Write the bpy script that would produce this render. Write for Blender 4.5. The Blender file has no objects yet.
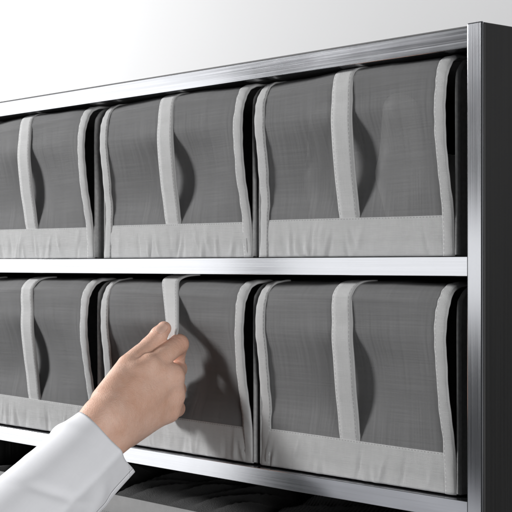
import bpy, bmesh, math, random
import numpy as np
from mathutils import Vector, Matrix
R = math.radians
SC = bpy.context.scene
COL = SC.collection
ZH = 1.2                      # eye height; heights below are measured from it
cm = 0.01

# ------------------------------------------------------------------ camera
YAW = 49.12
cd = bpy.data.cameras.new('camera')
cam = bpy.data.objects.new('camera', cd); COL.objects.link(cam)
cam.location = (0.712, -0.821, ZH)
cam.rotation_euler = (R(90), 0, R(YAW))
cd.sensor_width = 36.0
cd.lens = 36.0 * 1457.0 / 512.0
cd.shift_y = 9.0 / 512.0
cd.clip_start = 0.02; cd.clip_end = 60
SC.camera = cam

# ------------------------------------------------------------------ world and lamps
w = bpy.data.worlds.new('World'); SC.world = w; w.use_nodes = True
bg = w.node_tree.nodes['Background']
bg.inputs[0].default_value = (0.9, 0.95, 1.0, 1); bg.inputs[1].default_value = 0.035

def area(name, loc, target, sx, sy, power, color=(1, 1, 1), spread=None):
    l = bpy.data.lights.new(name, 'AREA'); l.shape = 'RECTANGLE'
    l.size = sx; l.size_y = sy; l.energy = power; l.color = color
    if spread: l.spread = R(spread)
    o = bpy.data.objects.new(name, l); COL.objects.link(o)
    o.location = loc
    d = Vector(target) - Vector(loc)
    o.rotation_euler = d.to_track_quat('-Z', 'Y').to_euler()
    return o

# key: a small studio head far to the left, above eye height
area('key_light', (-1.95, -1.29, ZH + 0.92), (-0.30, 0, ZH), 0.48, 0.48, 75, (1, 1, 1))
# broad dim softbox further left: what the steel mirrors
area('softbox', (-2.50, -1.26, ZH - 0.05), (-0.35, 0, ZH), 1.0, 1.12, 5.9)
# long low strip light: the soft glow at eye height on the right post
area('strip_light', (-1.62, -1.75, ZH + 0.0), (-0.05, 0, ZH), 0.75, 0.26, 0.85)
# fill from the right, grazing along the shelf front
area('fill_light', (1.9, -0.75, ZH - 0.05), (-0.3, -0.05, ZH - 0.1), 0.8, 0.8, 33)
# lamp washing the backdrop from the left
area('backdrop_light', (-2.2, -0.05, ZH + 0.70), (-1.9, 0.62, ZH + 0.05), 0.5, 0.5, 17)

SC.view_settings.view_transform = 'Standard'
SC.view_settings.look = 'None'
SC.view_settings.exposure = 0
SC.view_settings.gamma = 1

# ------------------------------------------------------------------ materials
def new_mat(name):
    m = bpy.data.materials.new(name); m.use_nodes = True
    nt = m.node_tree
    return m, nt, nt.nodes['Principled BSDF']

def N(nt, t, **kw):
    n = nt.nodes.new(t)
    for k, v in kw.items():
        setattr(n, k, v)
    return n

def math_node(nt, op, a, b=None, c=None):
    n = N(nt, 'ShaderNodeMath', operation=op)
    for i, x in enumerate((a, b, c)):
        if x is None: continue
        if isinstance(x, (int, float)): n.inputs[i].default_value = x
        else: nt.links.new(x, n.inputs[i])
    return n.outputs[0]

def mixcol(nt, fac, a, b):
    n = N(nt, 'ShaderNodeMix', data_type='RGBA')
    for i, x in ((0, fac), (6, a), (7, b)):
        if isinstance(x, (int, float)): n.inputs[i].default_value = x
        elif isinstance(x, tuple): n.inputs[i].default_value = x
        else: nt.links.new(x, n.inputs[i])
    return n.outputs[2]

def scaled(nt, src, s):
    n = N(nt, 'ShaderNodeMapping'); n.inputs['Scale'].default_value = s
    nt.links.new(src, n.inputs['Vector']); return n.outputs[0]

def noise(nt, vec, scale, detail=2.0, rough=0.5):
    n = N(nt, 'ShaderNodeTexNoise'); n.inputs['Scale'].default_value = scale
    n.inputs['Detail'].default_value = detail; n.inputs['Roughness'].default_value = rough
    nt.links.new(vec, n.inputs['Vector']); return n.outputs['Fac']

def rng(nt, x, a, b, c, d):
    n = N(nt, 'ShaderNodeMapRange')
    n.inputs[1].default_value = a; n.inputs[2].default_value = b
    n.inputs[3].default_value = c; n.inputs[4].default_value = d
    nt.links.new(x, n.inputs[0]); return n.outputs[0]

def steel(name, along, base=(0.60, 0.61, 0.64), rough=0.19, contrast=1.0):
    """brushed steel, grain running along one object axis"""
    m, nt, p = new_mat(name)
    tc = N(nt, 'ShaderNodeTexCoord')
    s = [1500.0, 1500.0, 1500.0]; s['xyz'.index(along)] = 7.0
    v = scaled(nt, tc.outputs['Object'], tuple(s))
    n1 = noise(nt, v, 1.0, 4, 0.65)
    s2 = [500.0, 500.0, 500.0]; s2['xyz'.index(along)] = 3.0
    n2 = noise(nt, scaled(nt, tc.outputs['Object'], tuple(s2)), 1.0, 3, 0.6)
    n3 = noise(nt, tc.outputs['Object'], 22.0, 4, 0.6)
    mixn = math_node(nt, 'ADD', math_node(nt, 'MULTIPLY', n1, 0.6), math_node(nt, 'MULTIPLY', n2, 0.4))
    d = 0.13 * contrast
    c = mixcol(nt, rng(nt, mixn, 0.3, 0.7, 0, 1), tuple(x * (1 - d) for x in base) + (1,), tuple(x * (1 + d) for x in base) + (1,))
    nt.links.new(c, p.inputs['Base Color'])
    r = math_node(nt, 'ADD', rng(nt, mixn, 0.3, 0.7, rough * 0.8, rough * 1.25), rng(nt, n3, 0.3, 0.7, -0.008, 0.008))
    nt.links.new(r, p.inputs['Roughness'])
    p.inputs['Metallic'].default_value = 1.0
    b = N(nt, 'ShaderNodeBump'); b.inputs['Strength'].default_value = 0.03 * contrast; b.inputs['Distance'].default_value = 0.00015
    nt.links.new(mixn, b.inputs['Height']); nt.links.new(b.outputs[0], p.inputs['Normal'])
    return m

def fabric(name, base, weave=0.0011, bump=0.25, stitches=(), wear=0.08, sheen=0.0, pucker=0.0):
    """plain woven cloth; UV is in metres; stitches = list of (axis, position) seams"""
    m, nt, p = new_mat(name)
    uv = N(nt, 'ShaderNodeUVMap').outputs[0]
    sep = N(nt, 'ShaderNodeSeparateXYZ'); nt.links.new(uv, sep.inputs[0])
    u, v = sep.outputs[0], sep.outputs[1]
    k = 2 * math.pi / weave
    wu = math_node(nt, 'SINE', math_node(nt, 'MULTIPLY', u, k))
    wv = math_node(nt, 'SINE', math_node(nt, 'MULTIPLY', v, k))
    wv_ = math_node(nt, 'MULTIPLY', wu, wv)
    n1 = noise(nt, uv, 90.0, 4, 0.6)
    n2 = noise(nt, scaled(nt, uv, (1500.0, 60.0, 1.0)), 1.0, 2)
    n3 = noise(nt, scaled(nt, uv, (60.0, 1500.0, 1.0)), 1.0, 2)
    thr = math_node(nt, 'ADD', n2, n3)
    f = math_node(nt, 'ADD', rng(nt, n1, 0.3, 0.7, 0, 0.5), rng(nt, thr, 0.7, 1.3, 0, 0.5))
    col = mixcol(nt, f, tuple(x * (1 - wear) for x in base) + (1,), tuple(min(1, x * (1 + wear)) for x in base) + (1,))
    h = math_node(nt, 'ADD', math_node(nt, 'MULTIPLY', wv_, 0.35), thr)
    if pucker:
        h = math_node(nt, 'ADD', h, math_node(nt, 'MULTIPLY', noise(nt, scaled(nt, uv, (160.0, 70.0, 1.0)), 1.0, 2), pucker))
    for ax, pos in stitches:
        a, b_ = (v, u) if ax == 'v' else (u, v)
        near = math_node(nt, 'LESS_THAN', math_node(nt, 'ABSOLUTE', math_node(nt, 'SUBTRACT', a, pos)), 0.00042)
        dash = math_node(nt, 'LESS_THAN', math_node(nt, 'FRACT', math_node(nt, 'MULTIPLY', b_, 1 / 0.0034)), 0.62)
        s = math_node(nt, 'MULTIPLY', near, dash)
        col = mixcol(nt, math_node(nt, 'MULTIPLY', s, 0.55), col, tuple(x * 0.45 for x in base) + (1,))
        h = math_node(nt, 'SUBTRACT', h, math_node(nt, 'MULTIPLY', near, 1.2))
    nt.links.new(col, p.inputs['Base Color'])
    p.inputs['Roughness'].default_value = 0.85
    p.inputs['Specular IOR Level'].default_value = 0.25
    if sheen:
        p.inputs['Sheen Weight'].default_value = sheen
    b = N(nt, 'ShaderNodeBump'); b.inputs['Strength'].default_value = bump; b.inputs['Distance'].default_value = 0.0006
    nt.links.new(h, b.inputs['Height']); nt.links.new(b.outputs[0], p.inputs['Normal'])
    return m

def net_fabric(name, base, clear=0.14):
    """fine dark net of the box fronts: mostly cloth, a little see-through"""
    m, nt, p = new_mat(name)
    uv = N(nt, 'ShaderNodeUVMap').outputs[0]
    n1 = noise(nt, scaled(nt, uv, (900.0, 14.0, 1.0)), 1.0, 2)
    n2 = noise(nt, scaled(nt, uv, (14.0, 900.0, 1.0)), 1.0, 2)
    n3 = noise(nt, uv, 18.0, 3)
    sp = N(nt, 'ShaderNodeSeparateXYZ'); nt.links.new(uv, sp.inputs[0])
    kk = 2 * math.pi / 0.0013
    wv = math_node(nt, 'MULTIPLY', math_node(nt, 'SINE', math_node(nt, 'MULTIPLY', sp.outputs[0], kk)), math_node(nt, 'SINE', math_node(nt, 'MULTIPLY', sp.outputs[1], kk)))
    s = math_node(nt, 'ADD', math_node(nt, 'MULTIPLY', n1, 0.6), math_node(nt, 'MULTIPLY', n2, 0.4))
    s = math_node(nt, 'ADD', s, math_node(nt, 'MULTIPLY', wv, 0.05))
    f = math_node(nt, 'ADD', rng(nt, s, 0.35, 0.65, 0, 0.7), rng(nt, n3, 0.3, 0.7, 0, 0.3))
    c = mixcol(nt, f, tuple(x * 0.82 for x in base) + (1,), tuple(x * 1.18 for x in base) + (1,))
    nt.links.new(c, p.inputs['Base Color'])
    p.inputs['Roughness'].default_value = 0.85
    p.inputs['Specular IOR Level'].default_value = 0.12
    b = N(nt, 'ShaderNodeBump'); b.inputs['Strength'].default_value = 0.15; b.inputs['Distance'].default_value = 0.0004
    nt.links.new(s, b.inputs['Height']); nt.links.new(b.outputs[0], p.inputs['Normal'])
    tr = N(nt, 'ShaderNodeBsdfTransparent')
    mx = N(nt, 'ShaderNodeMixShader')
    nt.links.new(rng(nt, s, 0.35, 0.65, clear + 0.02, max(0.0, clear - 0.02)), mx.inputs[0])
    nt.links.new(p.outputs[0], mx.inputs[1]); nt.links.new(tr.outputs[0], mx.inputs[2])
    nt.links.new(mx.outputs[0], nt.nodes['Material Output'].inputs[0])
    return m

def plain(name, base, rough=0.8, nscale=40.0, var=0.12, bump=0.0, metal=0.0):
    m, nt, p = new_mat(name)
    tc = N(nt, 'ShaderNodeTexCoord').outputs['Object']
    n = noise(nt, tc, nscale, 4, 0.6)
    c = mixcol(nt, rng(nt, n, 0.3, 0.7, 0, 1), tuple(x * (1 - var) for x in base) + (1,), tuple(min(1, x * (1 + var)) for x in base) + (1,))
    nt.links.new(c, p.inputs['Base Color']); p.inputs['Roughness'].default_value = rough
    p.inputs['Metallic'].default_value = metal
    if bump:
        b = N(nt, 'ShaderNodeBump'); b.inputs['Strength'].default_value = bump; b.inputs['Distance'].default_value = 0.001
        nt.links.new(n, b.inputs['Height']); nt.links.new(b.outputs[0], p.inputs['Normal'])
    return m

M = {}
M['rail'] = steel('brushed_steel_rail', 'x', rough=0.13)
M['post'] = steel('brushed_steel_post', 'z', rough=0.17)
M['panel'] = steel('shaded_steel_panel', 'z', base=(0.05, 0.05, 0.05), rough=0.42, contrast=1.3)  # same steel as the post; its unlit look is put into the dark base
M['board'] = plain('shaded_board', (0.02, 0.02, 0.021), 0.6)  # near-black base paints in the shade of the unlit shelf interior
M['tape'] = fabric('grey_tape', (0.385, 0.385, 0.385), stitches=(('v', 0.0011),), bump=0.35)
M['strap'] = fabric('grey_webbing', (0.395, 0.395, 0.395), weave=0.0014, stitches=(('v', 0.0014), ('v', 0.0196)), bump=0.3)
M['band'] = fabric('grey_cloth_band', (0.385, 0.385, 0.385), stitches=(('v', 0.0305),), bump=0.45, pucker=1.6)
M['net'] = net_fabric('grey_net', (0.205, 0.205, 0.207), 0.45)
M['body'] = plain('box_cloth', (0.20, 0.20, 0.202), 0.85, 300.0, 0.15, 0.2)
M['lip'] = plain('box_lip_cloth', (0.30, 0.30, 0.30), 0.85, 300.0, 0.15, 0.2)
M['wall'] = plain('backdrop_paint', (0.47, 0.47, 0.475), 0.9, 3.0, 0.01)

# ------------------------------------------------------------------ mesh helpers
def obj(name, verts, faces, mat, parent=None, uv=None, smooth=True):
    me = bpy.data.meshes.new(name)
    me.from_pydata([tuple(map(float, v)) for v in verts], [], [tuple(f) for f in faces])
    if uv is not None:
        l = me.uv_layers.new(name='UVMap')
        li = np.empty(len(me.loops), int); me.loops.foreach_get('vertex_index', li)
        l.data.foreach_set('uv', np.asarray(uv, float)[li].ravel())
    if smooth:
        me.polygons.foreach_set('use_smooth', [True] * len(me.polygons))
    me.materials.append(mat)
    o = bpy.data.objects.new(name, me); COL.objects.link(o)
    if parent: o.parent = parent
    return o

def empty(name, loc, label, cat, group=None, rz=0):
    o = bpy.data.objects.new(name, None); COL.objects.link(o)
    o.location = loc; o.rotation_euler = (0, 0, rz); o.empty_display_size = 0.05
    tag(o, label, cat, group); return o

def tag(o, label, cat, group=None):
    o['label'] = label; o['category'] = cat
    if group: o['group'] = group

def box(name, lo, hi, mat, parent=None, bevel=0.0012, seg=2):
    bm = bmesh.new()
    bmesh.ops.create_cube(bm, size=1)
    lo, hi = Vector(lo), Vector(hi)
    for v in bm.verts:
        v.co = Vector([(lo[i] + hi[i]) / 2 + v.co[i] * (hi[i] - lo[i]) for i in range(3)])
    if bevel:
        bmesh.ops.bevel(bm, geom=bm.edges[:], offset=bevel, segments=seg, affect='EDGES', profile=0.5)
    me = bpy.data.meshes.new(name); bm.to_mesh(me); bm.free()
    me.materials.append(mat)
    o = bpy.data.objects.new(name, me); COL.objects.link(o)
    if parent: o.parent = parent
    return o

def sheet(P, th, uv):
    """closed thin cloth from a grid of points P[i][j]; the outside is the given surface"""
    P = np.asarray(P, float); a, b, _ = P.shape
    du = np.gradient(P, axis=0); dv = np.gradient(P, axis=1)
    n = np.cross(du, dv); n /= np.maximum(np.linalg.norm(n, axis=2, keepdims=True), 1e-9)
    V = np.concatenate([P.reshape(-1, 3), (P - n * th).reshape(-1, 3)])
    U = np.concatenate([uv.reshape(-1, 2)] * 2)
    F = []; o = a * b
    for i in range(a - 1):
        for j in range(b - 1):
            q = (i * b + j, (i + 1) * b + j, (i + 1) * b + j + 1, i * b + j + 1)
            F.append(q); F.append(tuple(o + x for x in reversed(q)))
    rim = [(i, 0) for i in range(a)] + [(a - 1, j) for j in range(1, b)] + [(i, b - 1) for i in range(a - 2, -1, -1)] + [(0, j) for j in range(b - 2, 0, -1)]
    for k in range(len(rim)):
        p = rim[k][0] * b + rim[k][1]; q = rim[(k + 1) % len(rim)][0] * b + rim[(k + 1) % len(rim)][1]
        F.append((q, p, o + p, o + q))
    return V, F, U

def spline(pts, t):
    """Catmull-Rom through pts (k x d) at parameters t in 0..1"""
    pts = np.asarray(pts, float); n = len(pts) - 1
    x = np.clip(np.asarray(t, float), 0, 1) * n
    i = np.minimum(x.astype(int), n - 1); f = (x - i)[..., None]
    g = lambda k: pts[np.clip(k, 0, n)]
    p0, p1, p2, p3 = g(i - 1), g(i), g(i + 1), g(i + 2)
    return 0.5 * (2 * p1 + (p2 - p0) * f + (2 * p0 - 5 * p1 + 4 * p2 - p3) * f ** 2 + (3 * p1 - p0 - 3 * p2 + p3) * f ** 3)

def smooth_noise(seed, n):
    r = np.random.RandomState(seed)
    ph = r.uniform(0, 6.28, 12); fr = r.uniform(0.5, 1, 12) * np.arange(1, 13); am = r.normal(0, 1, 12) / (1 + 0.35 * np.arange(12))
    x = np.linspace(0, 6.28, n)
    return sum(a * np.sin(f * x + p) for a, f, p in zip(am, fr, ph)) / 2.5

# ------------------------------------------------------------------ the setting: backdrop
o = obj('backdrop', [(-6, 0.62, -1), (4, 0.62, -1), (4, 0.62, 4), (-6, 0.62, 4)], [(0, 1, 2, 3)], M['wall'], smooth=False)
o['kind'] = 'structure'

# ------------------------------------------------------------------ shelf unit
XL, XR = -0.752, 0.001
ZB = ZH - 0.47
shelf = empty('shelf_unit', (-0.36, 0.0, ZB), 'brushed steel shelf unit holding two rows of grey fabric boxes', 'shelf')
def sbox(name, lo, hi, mat, **k):
    off = Vector((-0.36, 0, ZB))
    return box(name, Vector(lo) - off, Vector(hi) - off, mat, shelf, **k)
D = 0.37
def upright(x0, x1):
    post = sbox('front_post', (x0, 0.0, ZB), (x1, 0.0024, ZH + 0.1785), M['post'])
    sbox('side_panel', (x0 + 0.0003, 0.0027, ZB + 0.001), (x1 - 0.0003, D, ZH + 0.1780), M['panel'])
upright(XR, XR + 0.0148)
upright(XL - 0.0148, XL)
rails = ((0.1605, 0.1755, 'top_rail'), (-0.0083, 0.0062, 'shelf_rail'), (-0.1893, -0.1748, 'shelf_rail'))
for z0, z1, nm in rails:
    sbox(nm, (XL + 0.0003, 0.0012, ZH + z0), (XR - 0.0003, 0.014, ZH + z1), M['rail'], bevel=0.0003, seg=1)
    sbox('board', (XL + 0.0005, 0.0145, ZH + z0 + 0.0004), (XR - 0.0005, D - 0.004, ZH + z1 - 0.0004), M['board'])
sbox('edge_strip', (XL + 0.0003, 0.0022, ZH + 0.1757), (XR - 0.0003, 0.014, ZH + 0.1768), M['board'], bevel=0)
sbox('base_board', (XL + 0.0005, 0.004, ZB + 0.02), (XR - 0.0005, D - 0.004, ZB + 0.035), M['board'])
sbox('back_panel', (XL - 0.01, D + 0.0005, ZB + 0.005), (XR + 0.01, D + 0.006, ZH + 0.175), M['board'])

# ------------------------------------------------------------------ storage boxes
W_BOX = 23.3          # cm
PR = [(0, 0), (.16, 3.1), (.52, 5.2), (.88, 7.2), (1.12, 9.4), (1.22, 11.2), (1.05, 12.9), (.72, 13.9), (.15, 14.75), (-.9, 15.18), (-3, 15.25), (-5.5, 15.25)]
PL = [(0, 0), (-.1, 3.2), (-.1, 5), (.18, 7), (.5, 9.3), (.62, 11), (.5, 12.8), (.22, 13.8), (-.35, 14.65), (-1.3, 15.12), (-3.2, 15.25), (-5.5, 15.25)]

def storage_box(label, x0, zb, H, seed, pulled=False, first=None):
    """x0: left face; zb: underside; local axes: x right, y into the shelf, z up; lengths in cm"""
    rnd = random.Random(seed)
    kz = (H - 0.05) / 15.25
    rec = 1.2
    root = empty('storage_box', (x0 * cm, rec * cm, ZH + zb * cm), label, 'storage box', 'grey fabric boxes on the two shelves')
    W = W_BOX - 0.15
    # ---- body: floor, side walls, back and top, open to the front
    bm = bmesh.new()
    r = 1.5
    Dp = 33.0
    prof = [(r * 0.9, Dp), (r * 0.9, 0.0)]
    def quad(*c):
        vs = [bm.verts.new(tuple(x * cm for x in q)) for q in c]; bm.faces.new(vs)
    side = [(0.25, 0.0), (0.25, H - 2.2), (0.6, H - 1.0), (1.4, H - 0.3), (2.4, H - 0.12)]     # front edge of a side wall (y, z)
    for sx in (0.08, W - 0.50):
        vs = [bm.verts.new((sx * cm, y * cm, z * cm)) for y, z in side + [(Dp, H - 0.12), (Dp, 0)]]
        bm.faces.new(vs)
    quad((0.08, 0.25, 0.08), (W - 0.50, 0.25, 0.08), (W - 0.50, Dp, 0.08), (0.08, Dp, 0.08))
    quad((0.08, Dp, 0), (W - 0.50, Dp, 0), (W - 0.50, Dp, H - 0.12), (0.08, Dp, H - 0.12))
    quad((0.08, 3.2, H - 0.12), (W - 0.50, 3.2, H - 0.12), (W - 0.50, Dp, H - 0.12), (0.08, Dp, H - 0.12))
    bmesh.ops.remove_doubles(bm, verts=bm.verts[:], dist=1e-4)
    bmesh.ops.recalc_face_normals(bm, faces=bm.faces[:])
    me = bpy.data.meshes.new('body'); bm.to_mesh(me); bm.free(); me.materials.append(M['body'])
    body = bpy.data.objects.new('body', me); COL.objects.link(body); body.parent = root
    md = body.modifiers.new('thickness', 'SOLIDIFY'); md.thickness = 0.0014; md.offset = 0
    # piping along the front edge of each side wall
    for sx in (0.08, W - 0.50):
        tt = np.linspace(0, 1, 24)
        c = spline([(y, z) for y, z in [(0.25, 0.1), (0.25, 4), (0.25, 8), (0.25, H - 2.2), (0.6, H - 1.0), (1.4, H - 0.3), (2.4, H - 0.12)]], tt)
        ring = np.linspace(0, 2 * np.pi, 9)[:-1]
        V = []
        for (y, z) in c:
            for a in ring:
                V.append(((sx + 0.15 * math.cos(a)) * cm, (y - 0.05 + 0.3 * math.sin(a)) * cm, z * cm))
        F = []
        for i in range(len(c) - 1):
            for k in range(8):
                F.append((i * 8 + k, i * 8 + (k + 1) % 8, (i + 1) * 8 + (k + 1) % 8, (i + 1) * 8 + k))
        obj('piping', V, F, M['lip'], body)
    # low front lip behind the flap
    nx = 26
    xs = np.linspace(0.3, W - 0.72, nx)
    wob = smooth_noise(seed + 5, nx) * 0.06
    P = np.array([[(x * cm, (0.30 + wob[i] * (k / 4) + 0.03 * k) * cm, (0.1 + 2.6 * k / 4) * cm) for k in range(5)] for i, x in enumerate(xs)])
    UV = np.array([[(x * cm, 2.6 * k / 4 * cm) for k in range(5)] for x in xs])
    V, F, U = sheet(P, 0.0015, UV)
    obj('front_lip', V, F, M['lip'], root, U)

    # ---- the front flap
    xl, xr = 0.0, W - 0.62                       # outer edges of the flap
    wl, wr = 1.3, 1.05                          # tape widths
    amp = rnd.uniform(0.85, 1.1)
    nt_ = 72
    T = np.linspace(0, 1, nt_)
    jr = smooth_noise(seed, nt_) * 0.03 * np.sin(np.pi * T); jl = smooth_noise(seed + 1, nt_) * 0.03 * np.sin(np.pi * T)
    pr = spline(PR, T) * np.array([1, kz]); pl = spline(PL, T) * np.array([1, kz])
    front = np.clip((T - 0.03) / 0.5, 0, 1)
    pr[:, 0] = pr[:, 0] * np.where(pr[:, 0] > 0, amp, 1) + jr
    pl[:, 0] = pl[:, 0] * np.where(pl[:, 0] > 0, amp, 1) + jl
    dxl = smooth_noise(seed + 2, nt_) * 0.03 + 0.22 * np.exp(-((T - 0.36) / 0.13) ** 2)
    dxr = smooth_noise(seed + 3, nt_) * 0.035
    ks0 = float(np.interp(3.0, (pl[:, 1] + pr[:, 1]) / 2, np.arange(nt_))); ks1 = float(np.interp(11.8 * kz, (pl[:, 1] + pr[:, 1]) / 2, np.arange(nt_)))
    def surf(s, k, lift=0.0, sag=0.0, extra=0.0):
        """point on the flap: s 0..1 across, k index (float) along the profile"""
        i0 = int(min(k, nt_ - 1.001)); f = k - i0
        ip = lambda A: A[i0] * (1 - f) + A[i0 + 1] * f
        a, b = ip(pl), ip(pr)
        sm = s * s * (3 - 2 * s)
        o_, h = a * (1 - sm) + b * sm
        wc = math.sin(math.pi * min(max(s, 0), 1)) ** 0.6 * min(max((h - 12.5) / 2.2, 0), 1) ** 1.5
        o_ += wc * 0.6; h += wc * 0.12
        d = ip(pr) if s > .5 else ip(pl)
        t = k / (nt_ - 1)
        x = (xl + ip(dxl)) * (1 - s) + (xr + ip(dxr)) * s
        tt = min(max((k - ks0) / (ks1 - ks0), 0), 1)
        o_ -= sag * math.sin(math.pi * tt) ** 1.3 * (math.sin(math.pi * min(max(s, 0), 1)) ** 1.1)
        # lift along the local normal
        i1 = min(i0 + 1, nt_ - 1); q0 = pl[i0] * (1 - sm) + pr[i0] * sm; q1 = pl[i1] * (1 - sm) + pr[i1] * sm
        tg = q1 - q0; L = math.hypot(*tg) + 1e-9
        nrm = (tg[1] / L, -tg[0] / L)
        o_ += lift * nrm[0]; h += lift * nrm[1]
        return np.array([x, -o_, h]) * cm
    # note: o_ grows outward (towards -y); normal of the profile (o,h) is (dh,-do)
    sagv = rnd.uniform(0.8, 1.3) if not pulled else 1.9
    sag_seed = np.random.RandomState(seed + 9)
    ph = sag_seed.uniform(0, 6.28, 6)
    kb = 0.0
    # index along T where height reaches the seam of the bottom band
    hseam = 3.15
    hh = (pl[:, 1] + pr[:, 1]) / 2
    kseam = float(np.interp(hseam, hh, np.arange(nt_)))
    ktop = nt_ - 1.0
    def net_pt(s, k):
        t = k / (nt_ - 1)
        rip = 0.045 * math.sin(5.0 * s + 9 * t + ph[0]) + 0.03 * math.sin(13 * s - 6 * t + ph[1]) + 0.02 * math.sin(23 * s + 15 * t + ph[2])
        hk = float(np.interp(k, np.arange(nt_), hh)) / kz
        rip += 0.085 * math.exp(-((hk - 14.1 - 0.25 * math.sin(3 * s + ph[3])) / 0.22) ** 2)
        rip += 0.05 * math.exp(-((s - 0.72 - 0.05 * math.sin(4 * t + ph[4])) / 0.02) ** 2) * math.sin(math.pi * t) ** 2
        edge = min(1, 8 * s) * min(1, 8 * (1 - s)) * min(1, max(0, (t - 0.08) * 6))
        return surf(s, k, lift=rip * edge, sag=sagv)
    # net panel
    na, nb = 54, 60
    ss = np.linspace(0.03, 0.97, na); ks = np.linspace(kseam - 1.2, ktop, nb)
    P = np.array([[net_pt(s, k) for k in ks] for s in ss])
    lenk = np.concatenate([[0], np.cumsum(np.linalg.norm(np.diff((pl + pr) / 2, axis=0), axis=1))]) * cm
    kl = np.interp(ks, np.arange(nt_), lenk)
    UV = np.array([[(s * (xr - xl) * cm, v) for v in kl] for s in ss])
    V, F, U = sheet(P, 0.0007, UV)
    flap = obj('front_flap', V, F, M['net'], root, U)
    # cloth band along the bottom
    na, nb = 120, 14
    ss = np.linspace(wl * 0.55 / (xr - xl), 1 - wr * 0.5 / (xr - xl), na); ks = np.linspace(0, kseam, nb)
    rs = np.random.RandomState(seed + 20)
    fold = [(rs.uniform(0, 1), rs.uniform(0.005, 0.017), rs.uniform(-0.13, 0.15), rs.uniform(-0.07, 0.07), rs.uniform(0.12, 0.5)) for _ in range(30)]
    def band_pt(s, k):
        v = k / kseam
        l = 0.07
        for c, wd, am, sl, cv in fold:
            l += am * math.exp(-((s - c - sl * (v - 0.5)) / wd) ** 2) * math.exp(-((v - cv) / 0.33) ** 2)
        l += 0.05 * math.sin(math.pi * v) - 0.03 * max(0, 1 - abs(v - 0.38) / 0.06)
        return surf(s, k, lift=l)
    P = np.array([[band_pt(s, k) for k in ks] for s in ss])
    kl = np.interp(ks, np.arange(nt_), lenk)
    UV = np.array([[(s * (xr - xl) * cm, v) for v in kl] for s in ss])
    V, F, U = sheet(P, 0.0012, UV); obj('bottom_band', V, F, M['band'], flap, U)
    # tape down both edges
    for sd in (0, 1):
        ks = np.linspace(0, ktop - 8, 90)
        wv = wl if sd == 0 else wr
        wn = smooth_noise(seed + 30 + sd, 90) * 0.07
        rip = smooth_noise(seed + 33 + sd, 90)
        P = []; UV = []
        kl = np.interp(ks, np.arange(nt_), lenk)
        for i, k in enumerate(ks):
            row = []; ru = []
            wd = (wv + wn[i]) / (xr - xl)
            for j in range(6):
                q = j / 5
                s = q * wd if sd == 0 else 1 - wd + q * wd
                lf = 0.12 + 0.035 * math.sin(math.pi * q) + 0.03 * rip[i] * math.sin(3 * q + i * .3) + 0.018 * math.sin(i * 0.9 + q * 5)
                lf -= 0.10 * (q ** 6 if sd == 1 else (1 - q) ** 6)
                row.append(surf(s, k, lift=lf)); v_ = wv * q * cm
                ru.append((kl[i], (v_ if sd == 1 else wv * cm - v_)))
            P.append(row); UV.append(ru)
        P = np.array(P)[:, ::-1]; UV = np.array(UV)[:, ::-1]
        V, F, U = sheet(P, 0.0016, UV); obj('edge_tape', V, F, M['tape'], flap, U)
    # pull strap
    sc_ = 0.491 + rnd.uniform(-0.008, 0.008) + (0.02 if pulled else 0)
    sw = 2.3
    ns = 80
    if not pulled:
        ks = np.linspace(kseam - 1.0, ktop - 8, ns)
        P = []; UV = []
        kl = np.interp(ks, np.arange(nt_), lenk)
        lean = rnd.uniform(-0.1, 0.1); bow = rnd.uniform(0.05, 0.15)
        for i, k in enumerate(ks):
            t = min(max((k - kseam) / (nt_ * 0.62 - kseam), 0), 1)
            row = []; ru = []
            for j in range(5):
                q = j / 4 - 0.5
                s = sc_ + (q * sw + lean * t) / (xr - xl)
                lf = 0.12 - 0.09 * max(0, 1 - (k - kseam) / 2) + bow * math.sin(math.pi * t) - 0.15 * q * math.sin(math.pi * t)
                row.append(surf(s, k, lift=lf)); ru.append((kl[i], (q + 0.5) * sw * cm))
            P.append(row); UV.append(ru)
        P = np.array(P)[:, ::-1]; UV = np.array(UV)[:, ::-1]
        V, F, U = sheet(P, 0.0016, UV); obj('pull_strap', V, F, M['strap'], flap, U)
    else:
        toloc = lambda p: np.array([p[0] - x0, p[1] - rec, p[2] - zb])
        ctr = [surf(sc_, k, lift=0.50) / cm for k in np.linspace(ktop - 8, nt_ * 0.73, 20)]
        ctr += [toloc(p) for p in pulled]
        bot = surf(sc_ - 0.045, kseam - 1, lift=0.03) / cm
        ctr += [bot + np.array([0.0, -0.2, 0.8]), bot]; ctr = np.array(ctr)
        cl = np.concatenate([[0], np.cumsum(np.linalg.norm(np.diff(ctr, axis=0), axis=1))])
        wid = np.array([2.5] * 20 + [1.9, 1.5, 1.2, 1.2, 1.7, 1.8])
        acr = np.array([(1, 0, 0)] * 20 + [(.97, -.10, .05), (.85, -.4, .05), (.75, -.6, 0), (.8, -.5, 0), (1, -.1, 0), (1, 0, 0)])
        tt = np.linspace(0, cl[-1], ns)
        lin = lambda A_: np.stack([np.interp(tt, cl, A_[:, q]) for q in range(A_.shape[1])], 1)
        C = lin(ctr); Wd = lin(wid[:, None])[:, 0]; A = lin(acr)
        def relax(a_, n_):
            for _ in range(n_):
                b_ = a_.copy(); b_[1:-1] = (a_[:-2] + 2 * a_[1:-1] + a_[2:]) / 4; a_ = b_
            return a_
        C = relax(C, 3); A = relax(A, 10); Wd = relax(Wd[:, None], 10)[:, 0]
        A /= np.linalg.norm(A, axis=1, keepdims=True)
        sl = np.concatenate([[0], np.cumsum(np.linalg.norm(np.diff(C, axis=0), axis=1))]) * cm
        P = np.array([[(C[i] + A[i] * (q - 0.5) * Wd[i]) * cm for q in np.linspace(0, 1, 5)] for i in range(ns)])
        UV = np.array([[(sl[i], q * sw * cm) for q in np.linspace(0, 1, 5)] for i in range(ns)])
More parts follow.
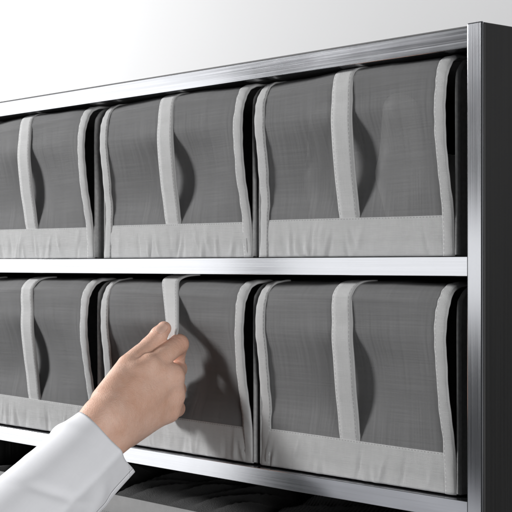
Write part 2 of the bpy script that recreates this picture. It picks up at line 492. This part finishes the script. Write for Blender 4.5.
        V, F, U = sheet(P, 0.0016, UV); obj('pull_strap', V, F, M['strap'], flap, U)
    return root

PITCH = 23.42
xs = [-24.6 - PITCH * k for k in range(3)]
storage_box('grey fabric box with mesh flap, right end of the upper shelf beside the steel post', xs[0], 0.68, 15.27, 11)
storage_box('middle grey mesh fronted fabric box on the upper shelf, above the gripped box', xs[1], 0.68, 15.27, 27)
storage_box('grey mesh fronted fabric box cut by the left picture edge on the upper shelf', xs[2] - 0.85, 0.68, 15.27, 42)
storage_box('grey fabric box with mesh flap, right end of the lower shelf beside the steel post', xs[0] + 0.15, -17.35, 15.95, 58)
GRIP = [(-34.1, -1.05, -6.0), (-34.8, -0.8, -7.9), (-36.2, -0.4, -9.8), (-37.1, 0.1, -11.8)]
storage_box('grey fabric box whose strap is gripped by the hand on the lower shelf', xs[1] + 0.1, -17.35, 15.95, 63, pulled=GRIP)
storage_box('grey mesh fronted fabric box at the left of the lower shelf, left of the hand', xs[2] - 0.3, -17.35, 15.95, 77)

# ------------------------------------------------------------------ bin of dark clothes below
M['bin'] = fabric('bin_cloth', (0.21, 0.21, 0.21), bump=0.3, stitches=(('v', 0.19),))
BZ = ZB + 0.0355
binr = empty('fabric_bin', (-0.375, 0.012, BZ), 'open light grey fabric bin under the lowest shelf, filled with dark clothes', 'bin')
binh = (ZH - 0.2265) - BZ
def bin_wall(name, a, b, thick):
    a, b = np.array(a), np.array(b); n = 40
    P = []; UV = []
    L = np.linalg.norm(b - a)
    dirn = (b - a) / L; nor = np.array([dirn[1], -dirn[0]])
    wob = smooth_noise(len(name) + int(L * 100), n) * 0.0012
    for i, t in enumerate(np.linspace(0, 1, n)):
        row = []; ru = []
        for v in np.linspace(0, 1, 10):
            p = a + (b - a) * t + nor * wob[i] * v
            row.append((p[0], p[1], v * binh)); ru.append((t * L, v * binh))
        P.append(row); UV.append(ru)
    V, F, U = sheet(np.array(P), thick, np.array(UV)); obj(name, V, F, M['bin'], binr, U)
hx = 0.345; dy = 0.33
bin_wall('front_wall', (-hx, 0), (hx, 0), 0.003)
bin_wall('side_wall', (hx, 0.0035), (hx, dy), 0.003)
bin_wall('side_wall', (-hx, dy), (-hx, 0.0035), 0.003)
bin_wall('back_wall', (hx, dy + 0.0035), (-hx, dy + 0.0035), 0.003)
box('bin_floor', (-hx + 0.004, 0.004, 0.0), (hx - 0.004, dy - 0.001, 0.004), M['bin'], binr, bevel=0)

def cloth_mat(name, base, rib=0.0):
    m, nt, p = new_mat(name)
    tc = N(nt, 'ShaderNodeTexCoord').outputs['Object']
    n1 = noise(nt, tc, 900.0, 3); n2 = noise(nt, tc, 35.0, 4)
    c = mixcol(nt, rng(nt, n2, 0.3, 0.7, 0, 1), tuple(x * 0.6 for x in base) + (1,), tuple(x * 1.4 for x in base) + (1,))
    nt.links.new(c, p.inputs['Base Color']); p.inputs['Roughness'].default_value = 0.8
    p.inputs['Sheen Weight'].default_value = 0.06
    h = math_node(nt, 'ADD', n1, n2)
    if rib:
        uv = N(nt, 'ShaderNodeUVMap').outputs[0]
        sep = N(nt, 'ShaderNodeSeparateXYZ'); nt.links.new(uv, sep.inputs[0])
        h = math_node(nt, 'ADD', h, math_node(nt, 'MULTIPLY', math_node(nt, 'SINE', math_node(nt, 'MULTIPLY', sep.outputs[0], 6.283 / rib)), 1.2))
    b = N(nt, 'ShaderNodeBump'); b.inputs['Strength'].default_value = 0.6; b.inputs['Distance'].default_value = 0.0012
    nt.links.new(h, b.inputs['Height']); nt.links.new(b.outputs[0], p.inputs['Normal'])
    return m
M['black_cloth'] = cloth_mat('black_cloth', (0.007, 0.007, 0.0074))
M['black_knit'] = cloth_mat('black_knit', (0.009, 0.009, 0.0095), rib=0.004)

def garment(label, cx, cy, z0, sx, sy, hgt, seed, mat, ang):
    """soft folded garment: a closed lump with long folds running along ang"""
    r = np.random.RandomState(seed)
    n, m = 90, 60
    fr = r.uniform(50, 130, 5); ph = r.uniform(0, 6.28, 5); aa = ang + r.normal(0, 0.18, 5)
    X = np.linspace(-1, 1, n); Y = np.linspace(-1, 1, m)
    top = np.zeros((n, m, 3)); UV = np.zeros((n, m, 2))
    for i, x in enumerate(X):
        for j, y in enumerate(Y):
            e = max(0.0, 1 - abs(x) ** 5) ** 0.45 * max(0.0, 1 - abs(y) ** 4) ** 0.45
            px_, py_ = x * sx, y * sy
            f = 0
            for q in range(5):
                c = math.sin((px_ * -math.sin(aa[q]) + py_ * math.cos(aa[q])) * fr[q] + ph[q] + 1.2 * math.sin(14 * px_ + ph[q]))
                f += (1 - abs(c)) * 0.0075 / (1 + 0.4 * q)
            top[i, j] = (px_, py_, (hgt + f - 0.006) * e); UV[i, j] = (px_, py_)
    bot = top.copy(); bot[:, :, 2] = 0
    V = np.concatenate([top.reshape(-1, 3), bot.reshape(-1, 3)]); F = []
    o_ = n * m
    for i in range(n - 1):
        for j in range(m - 1):
            q = (i * m + j, (i + 1) * m + j, (i + 1) * m + j + 1, i * m + j + 1)
            F.append(q); F.append(tuple(o_ + x for x in reversed(q)))
    ob = obj('folded_garment', V, F, mat, None, np.concatenate([UV.reshape(-1, 2)] * 2))
    ob.location = (cx, cy, z0)
    tag(ob, label, 'garment', 'dark clothes in the bin')
    return ob
g0 = ZH - 0.2465
garment('black crumpled garment at the left of the bin, behind the sleeve', -0.60, 0.165, g0, 0.105, 0.145, 0.034, 3, M['black_cloth'], 0.1)
garment('black garment with long folds in the bin, right of the sleeve cuff', -0.39, 0.165, g0, 0.115, 0.145, 0.030, 8, M['black_cloth'], 0.35)
garment('black ribbed garment at the right of the bin, nearest the steel post', -0.155, 0.165, g0, 0.125, 0.145, 0.036, 15, M['black_knit'], 0.2)
box('bin_filler', (-hx + 0.006, 0.006, 0.0045), (hx - 0.006, dy - 0.003, g0 - BZ - 0.0005), M['black_cloth'], binr, bevel=0.002).name = 'filler_block'  # solid block filling the bin beneath the garments

# ------------------------------------------------------------------ the hand
J = dict(
    FR=(-10.3, -13.6, -8.9), FU=(-9.1, -13.3, -10.3),
    WR=(-3.42, -5.6, -1.72), WM=(-3.0, -5.4, -2.25), WG=(-2.73, -4.8, -2.75), WU=(-2.47, -4.0, -3.09),
    I0=(-0.05, -1.4, 2.10), I1=(2.39, 1.9, 3.86), I2=(1.98, 3.6, 2.70), I3=(0.75, 3.7, 2.90),
    M0=(1.82, 0.0, 1.15), M1=(2.16, 3.8, 1.55), M2=(1.3, 5.5, 0.50), M3=(0.21, 4.5, 0.7),
    R0=(1.87, 0.5, -0.50), R1=(2.10, 4.1, -0.30), R2=(1.13, 5.5, -1.2), R3=(0.22, 4.3, -0.75),
    P0=(1.55, 0.5, -1.85), P1=(2.10, 3.5, -1.95), P2=(1.2, 4.8, -2.5), P3=(0.44, 3.8, -2.1),
    T0=(-3.15, -4.5, -0.60), T1=(-1.70, -1.9, 2.20), T2=(-0.12, 0.5, 3.66), T3=(1.14, 1.35, 5.25),
    X0=(-1.86, -3.1, 0.55), X1=(-1.15, -1.9, 1.05),
    H0=(-3.1, -3.6, -2.63), H1=(0.37, 2.2, -0.36), H2=(-1.86, -2.4, -3.36), H3=(0.75, 1.8, -2.26))
J = {k: np.array(v) for k, v in J.items()}

def cone(p, a, b, ra, rb):
    a, b = (J[a] if isinstance(a, str) else a), (J[b] if isinstance(b, str) else b)
    ab = b - a; t = np.clip(((p - a) @ ab) / (ab @ ab), 0, 1)
    d = p - a - t[..., None] * ab
    return np.sqrt((d * d).sum(-1)) - (ra + t * (rb - ra))

def smin(a, b, k):
    h = np.maximum(k - np.abs(a - b), 0) / k
    return np.minimum(a, b) - h * h * h * k / 6.0

def hand_sdf(p):
    palm = cone(p, 'WR', 'I0', 1.55, 1.0)
    for a, b, ra, rb in (('WM', 'M0', 1.6, 1.0), ('WG', 'R0', 1.6, 0.95), ('WU', 'P0', 1.5, 0.95), ('H0', 'H1', 1.5, 1.2), ('H2', 'H3', 1.3, 1.0),
                         ('I0', 'M0', 0.9, 0.9), ('M0', 'R0', 0.9, 0.86), ('R0', 'P0', 0.86, 0.8)):
        palm = smin(palm, cone(p, a, b, ra, rb), 1.1)
    arm = smin(cone(p, 'FR', 'WR', 1.9, 1.60), cone(p, 'FU', 'WU', 1.9, 1.5), 1.6)
    palm = smin(palm, arm, 1.5)
    palm = smin(palm, cone(p, np.array([-1.25, -2.55, 1.70]), 'I0', 0.95, 1.0), 0.5)
    web = smin(cone(p, 'X0', 'X1', 1.15, 0.8), palm, 0.8)
    palm = web
    # slight knuckle and tendon relief
    dn = np.array([-0.47, -0.86, 0.16])
    for a, b, r_ in (('WM', 'M0', 0.34), ('WG', 'R0', 0.32), ('WU', 'P0', 0.28)):
        palm = smin(palm, cone(p, J[a] * 0.75 + J[b] * 0.25 + dn * 1.16, J[b] + dn * 0.80, r_, r_ * 0.9), 0.55)
    for q in ('M0', 'R0', 'P0'):
        c = J[q] + np.array([-0.35, -0.62, 0.12])
        palm = smin(palm, np.sqrt(((p - c) ** 2).sum(-1)) - 0.36, 0.6)
    def finger(n, r0, r1, r2, r3):
        f = cone(p, n + '0', n + '1', r0, r1)
        f = smin(f, cone(p, n + '1', n + '2', r1, r2), 0.22)
        return smin(f, cone(p, n + '2', n + '3', r2, r3), 0.2)
    fi = finger('I', 0.95, 0.88, 0.84, 0.70)
    fm = finger('M', 0.95, 0.86, 0.76, 0.68)
    fr = finger('R', 0.92, 0.82, 0.72, 0.64)
    fp = finger('P', 0.90, 0.76, 0.66, 0.56)
    fi = smin(fi, cone(p, J['I1'] * 0.55 + J['I2'] * 0.45, 'M1', 0.74, 0.66), 0.25)
    fs = smin(smin(smin(fi, fm, 0.12), fr, 0.12), fp, 0.12)
    d = smin(palm, fs, 0.36)
    th = cone(p, 'T0', 'T1', 1.5, 1.0)
    th2 = smin(cone(p, 'T1', 'T2', 1.0, 0.84), cone(p, 'T2', 'T3', 0.86, 0.64), 0.25)
    th2 = smin(th2, np.sqrt(((p - (J['T2'] * 0.35 + J['T3'] * 0.65)) ** 2).sum(-1)) - 0.80, 0.2)
    d = smin(d, th, 0.45)
    d = smin(d, th2, 0.08)
    # skin creases over the joints
    def groove(d, c, along, offs, dep, wd, rad):
        q = p - c; a = along / np.linalg.norm(along)
        t = q @ a; r2 = (q * q).sum(-1)
        for o_ in offs:
            d = d + dep * np.exp(-((t - o_) / wd) ** 2) * np.exp(-r2 / rad ** 2)
        return d
    d = groove(d, J['I1'] + np.array([-0.25, -0.7, 0.35]), J['I1'] - J['I0'], (-0.42, -0.08, 0.28), 0.05, 0.10, 0.75)
    d = groove(d, J['T2'] + np.array([-0.4, -0.6, 0.3]), J['T3'] - J['T1'], (-0.3, 0.0, 0.28), 0.05, 0.10, 0.75)
    d = groove(d, J['I2'] + np.array([0.5, -0.5, 0.0]), J['I2'] - J['I1'], (-0.5, -0.1), 0.05, 0.11, 0.7)
    d = groove(d, J['WM'] + np.array([0.6, -1.3, 0.3]), J['M0'] - J['WM'], (-0.5, 0.1), 0.035, 0.14, 1.6)
    return d

def surface_nets(f, lo, hi, h):
    n = np.ceil((np.array(hi) - np.array(lo)) / h).astype(int) + 1
    ax = [lo[i] + h * np.arange(n[i]) for i in range(3)]
    g = np.empty(n, np.float32)
    for i in range(n[0]):
        yy, zz = np.meshgrid(ax[1], ax[2], indexing='ij')
        g[i] = f(np.stack([np.full_like(yy, ax[0][i]), yy, zz], -1))
    s = g < 0
    acc = np.zeros(tuple(n - 1) + (3,)); cnt = np.zeros(tuple(n - 1))
    cor = [(i, j, k) for i in (0, 1) for j in (0, 1) for k in (0, 1)]
    sl = lambda c: tuple(slice(c[i], n[i] - 1 + c[i]) for i in range(3))
    for a in cor:
        for d in range(3):
            if a[d]: continue
            b = list(a); b[d] = 1
            ga, gb = g[sl(a)], g[sl(b)]
            m = (ga < 0) != (gb < 0)
            t = np.where(m, ga / np.where(m, ga - gb, 1), 0)
            for e in range(3):
                acc[..., e] += m * (a[e] + (t if e == d else 0))
            cnt += m
    act = cnt > 0
    idx = -np.ones(act.shape, int); idx[act] = np.arange(act.sum())
    pos = np.argwhere(act) + acc[act] / cnt[act][:, None]
    V = np.array(lo) + h * pos
    F = []
    for d in range(3):
        e1, e2 = [x for x in range(3) if x != d]
        sa = [slice(1, n[i] - 1) for i in range(3)]; sa[d] = slice(0, n[d] - 1)
        sb = list(sa); sb[d] = slice(1, n[d])
        A, B = s[tuple(sa)], s[tuple(sb)]
        for flip, m in ((0, A & ~B), (1, ~A & B)):
            q = np.argwhere(m)
            if not len(q): continue
            off = np.ones(3, int); off[d] = 0
            q = q + off
            def at(o1, o2):
                r = q.copy(); r[:, e1] -= o1; r[:, e2] -= o2
                return idx[r[:, 0], r[:, 1], r[:, 2]]
            ring = np.stack([at(1, 1), at(0, 1), at(0, 0), at(1, 0)], 1)
            if (d == 1) ^ bool(flip): ring = ring[:, ::-1]
            F.append(ring)
    return V, np.concatenate(F)

# ------------------------------------------------------------------ shoes inside the boxes, seen faintly through the net
def shoe_sdf(heel):
    P_ = {k: np.array(v, float) for k, v in dict(hb=(0, 1.6, 0.9), ht=(0, 1.2, heel), cb=(0, 2.2, heel), ct=(0, 1.7, heel + 5.2), sh=(0, 3.5, heel + 0.4), ar=(0, 10, heel * .45 + 1.2), ba=(0.3, 16.5, 1.5), to=(0.1, 22.0, 1.3), v0=(0, 8, heel * .6 + 3.0), v1=(0.2, 15, 2.4)).items()}
    def f(p):
        d = cone(p, P_['hb'], P_['ht'], 0.75 if heel > 3 else 2.2, 1.7 if heel > 3 else 2.5)
        d = smin(d, cone(p, P_['cb'], P_['ct'], 2.2, 1.5), 1.0)
        d = smin(d, cone(p, P_['sh'], P_['ar'], 2.6, 2.2), 1.2)
        d = smin(d, cone(p, P_['ar'], P_['ba'], 2.3, 2.9), 1.2)
        d = smin(d, cone(p, P_['ba'], P_['to'], 2.9, 1.6), 1.2)
        d = smin(d, cone(p, P_['v0'], P_['v1'], 2.2, 2.4), 1.2)
        # foot opening
        o_ = cone(p, np.array([0, 4.0, heel + 4.0]), np.array([0, 11.0, heel * .5 + 5.0]), 1.9, 1.6)
        o_ = np.minimum(o_, cone(p, np.array([0, 3.2, heel + 7.5]), np.array([0, 10.0, heel + 8.0]), 2.0, 3.4))
        d = np.maximum(d, -o_)
        return np.maximum(d, 0.02 - p[..., 2])
    return f
M['shoe'] = plain('pale_leather', (0.62, 0.62, 0.61), 0.45, 30.0, 0.05)
M['sole'] = plain('shoe_sole', (0.25, 0.25, 0.25), 0.6, 60.0, 0.1)
def shoe(label, loc, heel, rz):
    V, F = surface_nets(shoe_sdf(heel), (-3.6, -2.6, -0.3), (3.9, 24.5, heel + 7.6), 0.3)
    root = empty('shoe', loc, label, 'shoe', 'shoes inside the boxes', rz)
    u_ = obj('upper', V * cm, F.tolist(), M['shoe'], root)
    u_.location = (0, 0, 0.003)
    # flat outsole under the ball and heel
    n = 40; t_ = np.linspace(0, 2 * np.pi, n, endpoint=False)
    ring = np.stack([0.2 + 2.75 * np.cos(t_), 17.5 + 5.6 * np.sin(t_)], 1)
    V2 = [(x * cm, y * cm, 0.0) for x, y in ring] + [(x * cm, y * cm, 0.0031) for x, y in ring]
    F2 = [tuple(range(n))[::-1], tuple(range(n, 2 * n))] + [(k, (k + 1) % n, n + (k + 1) % n, n + k) for k in range(n)]
    obj('outsole', V2, F2, M['sole'], root, smooth=False)
    return root
zf = ZH + 0.0068 + 0.0018
shoe('pale high heeled shoe behind the net, left of the strap, upper right box', (-0.200, 0.033, zf), 6.3, 0.06)
shoe('pale high heeled shoe behind the net, right of the strap, upper right box', (-0.112, 0.033, zf), 6.3, 0.06)

m, nt, p = new_mat('skin')
tc = N(nt, 'ShaderNodeTexCoord').outputs['Object']
n1 = noise(nt, tc, 45.0, 4, 0.6); n2 = noise(nt, tc, 420.0, 3, 0.6); n3 = noise(nt, tc, 1500.0, 2)
c = mixcol(nt, rng(nt, n1, 0.3, 0.7, 0, 1), (0.67, 0.395, 0.285, 1), (0.79, 0.53, 0.42, 1))
c = mixcol(nt, rng(nt, n2, 0.55, 0.8, 0, 0.25), c, (0.55, 0.29, 0.21, 1))
fa = N(nt, 'ShaderNodeAttribute'); fa.attribute_name = 'flush_shade'
c = mixcol(nt, math_node(nt, 'MULTIPLY', fa.outputs['Fac'], rng(nt, n1, 0.3, 0.7, 0.25, 0.5)), c, (0.48, 0.20, 0.135, 1))  # redness at the joints, darkened so the colour also paints crease shade
nt.links.new(c, p.inputs['Base Color'])
p.inputs['Roughness'].default_value = 0.52
p.inputs['Specular IOR Level'].default_value = 0.4
p.inputs['Subsurface Weight'].default_value = 0.12
p.inputs['Subsurface Radius'].default_value = (1.0, 0.35, 0.2)
p.inputs['Subsurface Scale'].default_value = 0.004
v = N(nt, 'ShaderNodeTexVoronoi'); v.inputs['Scale'].default_value = 900.0; nt.links.new(tc, v.inputs['Vector'])
b = N(nt, 'ShaderNodeBump'); b.inputs['Strength'].default_value = 0.36; b.inputs['Distance'].default_value = 0.0005
nt.links.new(math_node(nt, 'ADD', math_node(nt, 'MULTIPLY', n2, 1.5), v.outputs['Distance']), b.inputs['Height'])
nt.links.new(b.outputs[0], p.inputs['Normal'])
M['skin'] = m

m, nt, p = new_mat('fingernail')
p.inputs['Base Color'].default_value = (0.70, 0.46, 0.37, 1); p.inputs['Roughness'].default_value = 0.25
p.inputs['Subsurface Weight'].default_value = 0.2; p.inputs['Subsurface Scale'].default_value = 0.002
M['nail'] = m

V, F = surface_nets(hand_sdf, (-13.5, -18.5, -13.0), (4.2, 7.6, 7.2), 0.09)
person = obj('person', V * cm, F.tolist(), M['skin'])
fl = np.zeros(len(V))
for k_, r_, a_ in (('I1', 1.3, 1), ('M1', 1.3, 1), ('R1', 1.3, 1), ('P1', 1.2, 1), ('I2', 1.4, .9), ('M2', 1.4, 1), ('I3', 1.2, 1), ('T3', 1.1, .7), ('M0', 1.3, .4), ('R0', 1.3, .4), ('P0', 1.3, .5), ('T2', 1.0, .4)):
    fl = np.maximum(fl, a_ * np.exp(-(np.linalg.norm(V - J[k_], axis=1) / r_) ** 4))
at_ = person.data.attributes.new('flush_shade', 'FLOAT', 'POINT'); at_.data.foreach_set('value', fl.astype(np.float32))
sm_ = person.modifiers.new('smooth', 'SMOOTH'); sm_.factor = 0.5; sm_.iterations = 2
person.location = (-0.3361, -0.0393, ZH - 0.1118)
person.scale = (1.035, 1.035, 1.035)
person.rotation_euler = (0, 0, R(YAW))
tag(person, 'hand in a white shirt sleeve pulling the strap of the lower middle box', 'person')

# thumb nail lying on the back of the thumb tip
ax_ = J['T3'] - J['T2']; ax_ /= np.linalg.norm(ax_)
nn = np.array([-0.12, -0.97, 0.2]); nn -= ax_ * (nn @ ax_); nn /= np.linalg.norm(nn)
bb = np.cross(ax_, nn)
cen = J['T2'] * 0.16 + J['T3'] * 0.84
P = []; UV = []
for i in range(15):
    row = []; ru = []
    for j in range(13):
        a, e = (i / 14 - 0.5) * 2, (j / 12 - 0.5) * 2
        # square -> rounded disc
        x_ = a * math.sqrt(1 - e * e / 2 * 0.75); y_ = e * math.sqrt(1 - a * a / 2 * 0.75)
        q = cen + ax_ * x_ * 0.58 + bb * y_ * 0.40 + nn * 2.0
        for _ in range(14):
            q = q - nn * float(hand_sdf(q[None])[0]) * 0.85
        q = q + nn * (0.008 - 0.04 * max(abs(x_) * (x_ < 0), abs(y_)) ** 6)
        row.append(q * cm); ru.append((a, e))
    P.append(row); UV.append(ru)
V, F, U = sheet(np.array(P), 0.0007, np.array(UV))
obj('fingernail', V, F, M['nail'], person, U)

# shirt sleeve with a turned cuff
m = fabric('white_shirting', (0.87, 0.875, 0.905), weave=0.0006, bump=0.12, wear=0.02, stitches=(('v', 0.005),))
M['shirt'] = m
S0 = np.array((-3.12, -5.8, -3.78)); S1 = np.array((-12.9, -16.9, -12.9))
sd = S1 - S0; sL = np.linalg.norm(sd); sd /= sL
e1 = np.array((0.727, 0.0, -0.687)); e1 -= sd * (e1 @ sd); e1 /= np.linalg.norm(e1)     # towards the underside
e2 = np.cross(sd, e1)                                                                  # away from / towards the lens
if e2[1] > 0: e2 = -e2
def sleeve(name, l0, l1, r0, r1, parent, thick, folds, seed, crease, mat):
    nl, na = 150, 110
    rs = np.random.RandomState(seed)
    fs = [(rs.uniform(0, 1), rs.uniform(0.012, 0.05), rs.uniform(0, 6.28), rs.uniform(0.5, 1.1), rs.uniform(-1, 1) * folds, rs.uniform(-0.9, 0.9)) for _ in range(40)]
    P = []; UV = []
    for j in range(na + 1):
        th = 2 * math.pi * j / na
        row = []; ru = []
        for i in range(nl):
            t = i / (nl - 1); l = l0 + (l1 - l0) * t + 1.35 * math.sin(th) * max(0.0, 1 - t * 3)
            ra = r0 + (r1 - r0) * t
            c, s = math.cos(th), math.sin(th)
            # superellipse with a pressed ridge along the lower front
            k = (abs(c) ** 2.3 + abs(s) ** 2.3) ** (-1 / 2.3)
            dth = (th - crease + math.pi) % (2 * math.pi) - math.pi
            rr = ra * k
            d2 = (th - 0.47 + math.pi) % (2 * math.pi) - math.pi
            if abs(d2) < 1.0:
                flat = ra * 1.03 * math.cos(0.66) / math.cos(d2)
                wgt = 1 / (1 + math.exp((abs(d2) - 0.70) / 0.06))
                rr = rr * (1 - wgt) + flat * wgt
            for c0, wd, a0, aw, am, sl in fs:
                da = (th - a0 + math.pi) % (2 * math.pi) - math.pi
                rr += am * math.exp(-((t - c0 - sl * 0.12 * da) / wd) ** 2) * math.exp(-(da / aw) ** 2)
            q = S0 + sd * l + e1 * c * rr + e2 * s * rr * 0.86
            row.append(q * cm); ru.append((ra * th * cm, l * cm))
        P.append(row); UV.append(ru)
    V, F, U = sheet(np.array(P), thick, np.array(UV))
    return obj(name, V, F, mat, parent, U)
slv = sleeve('shirt_sleeve', 0.0, 34.0, 3.36, 5.2, person, 0.0014, 0.27, 4, 0.95, M['shirt'])
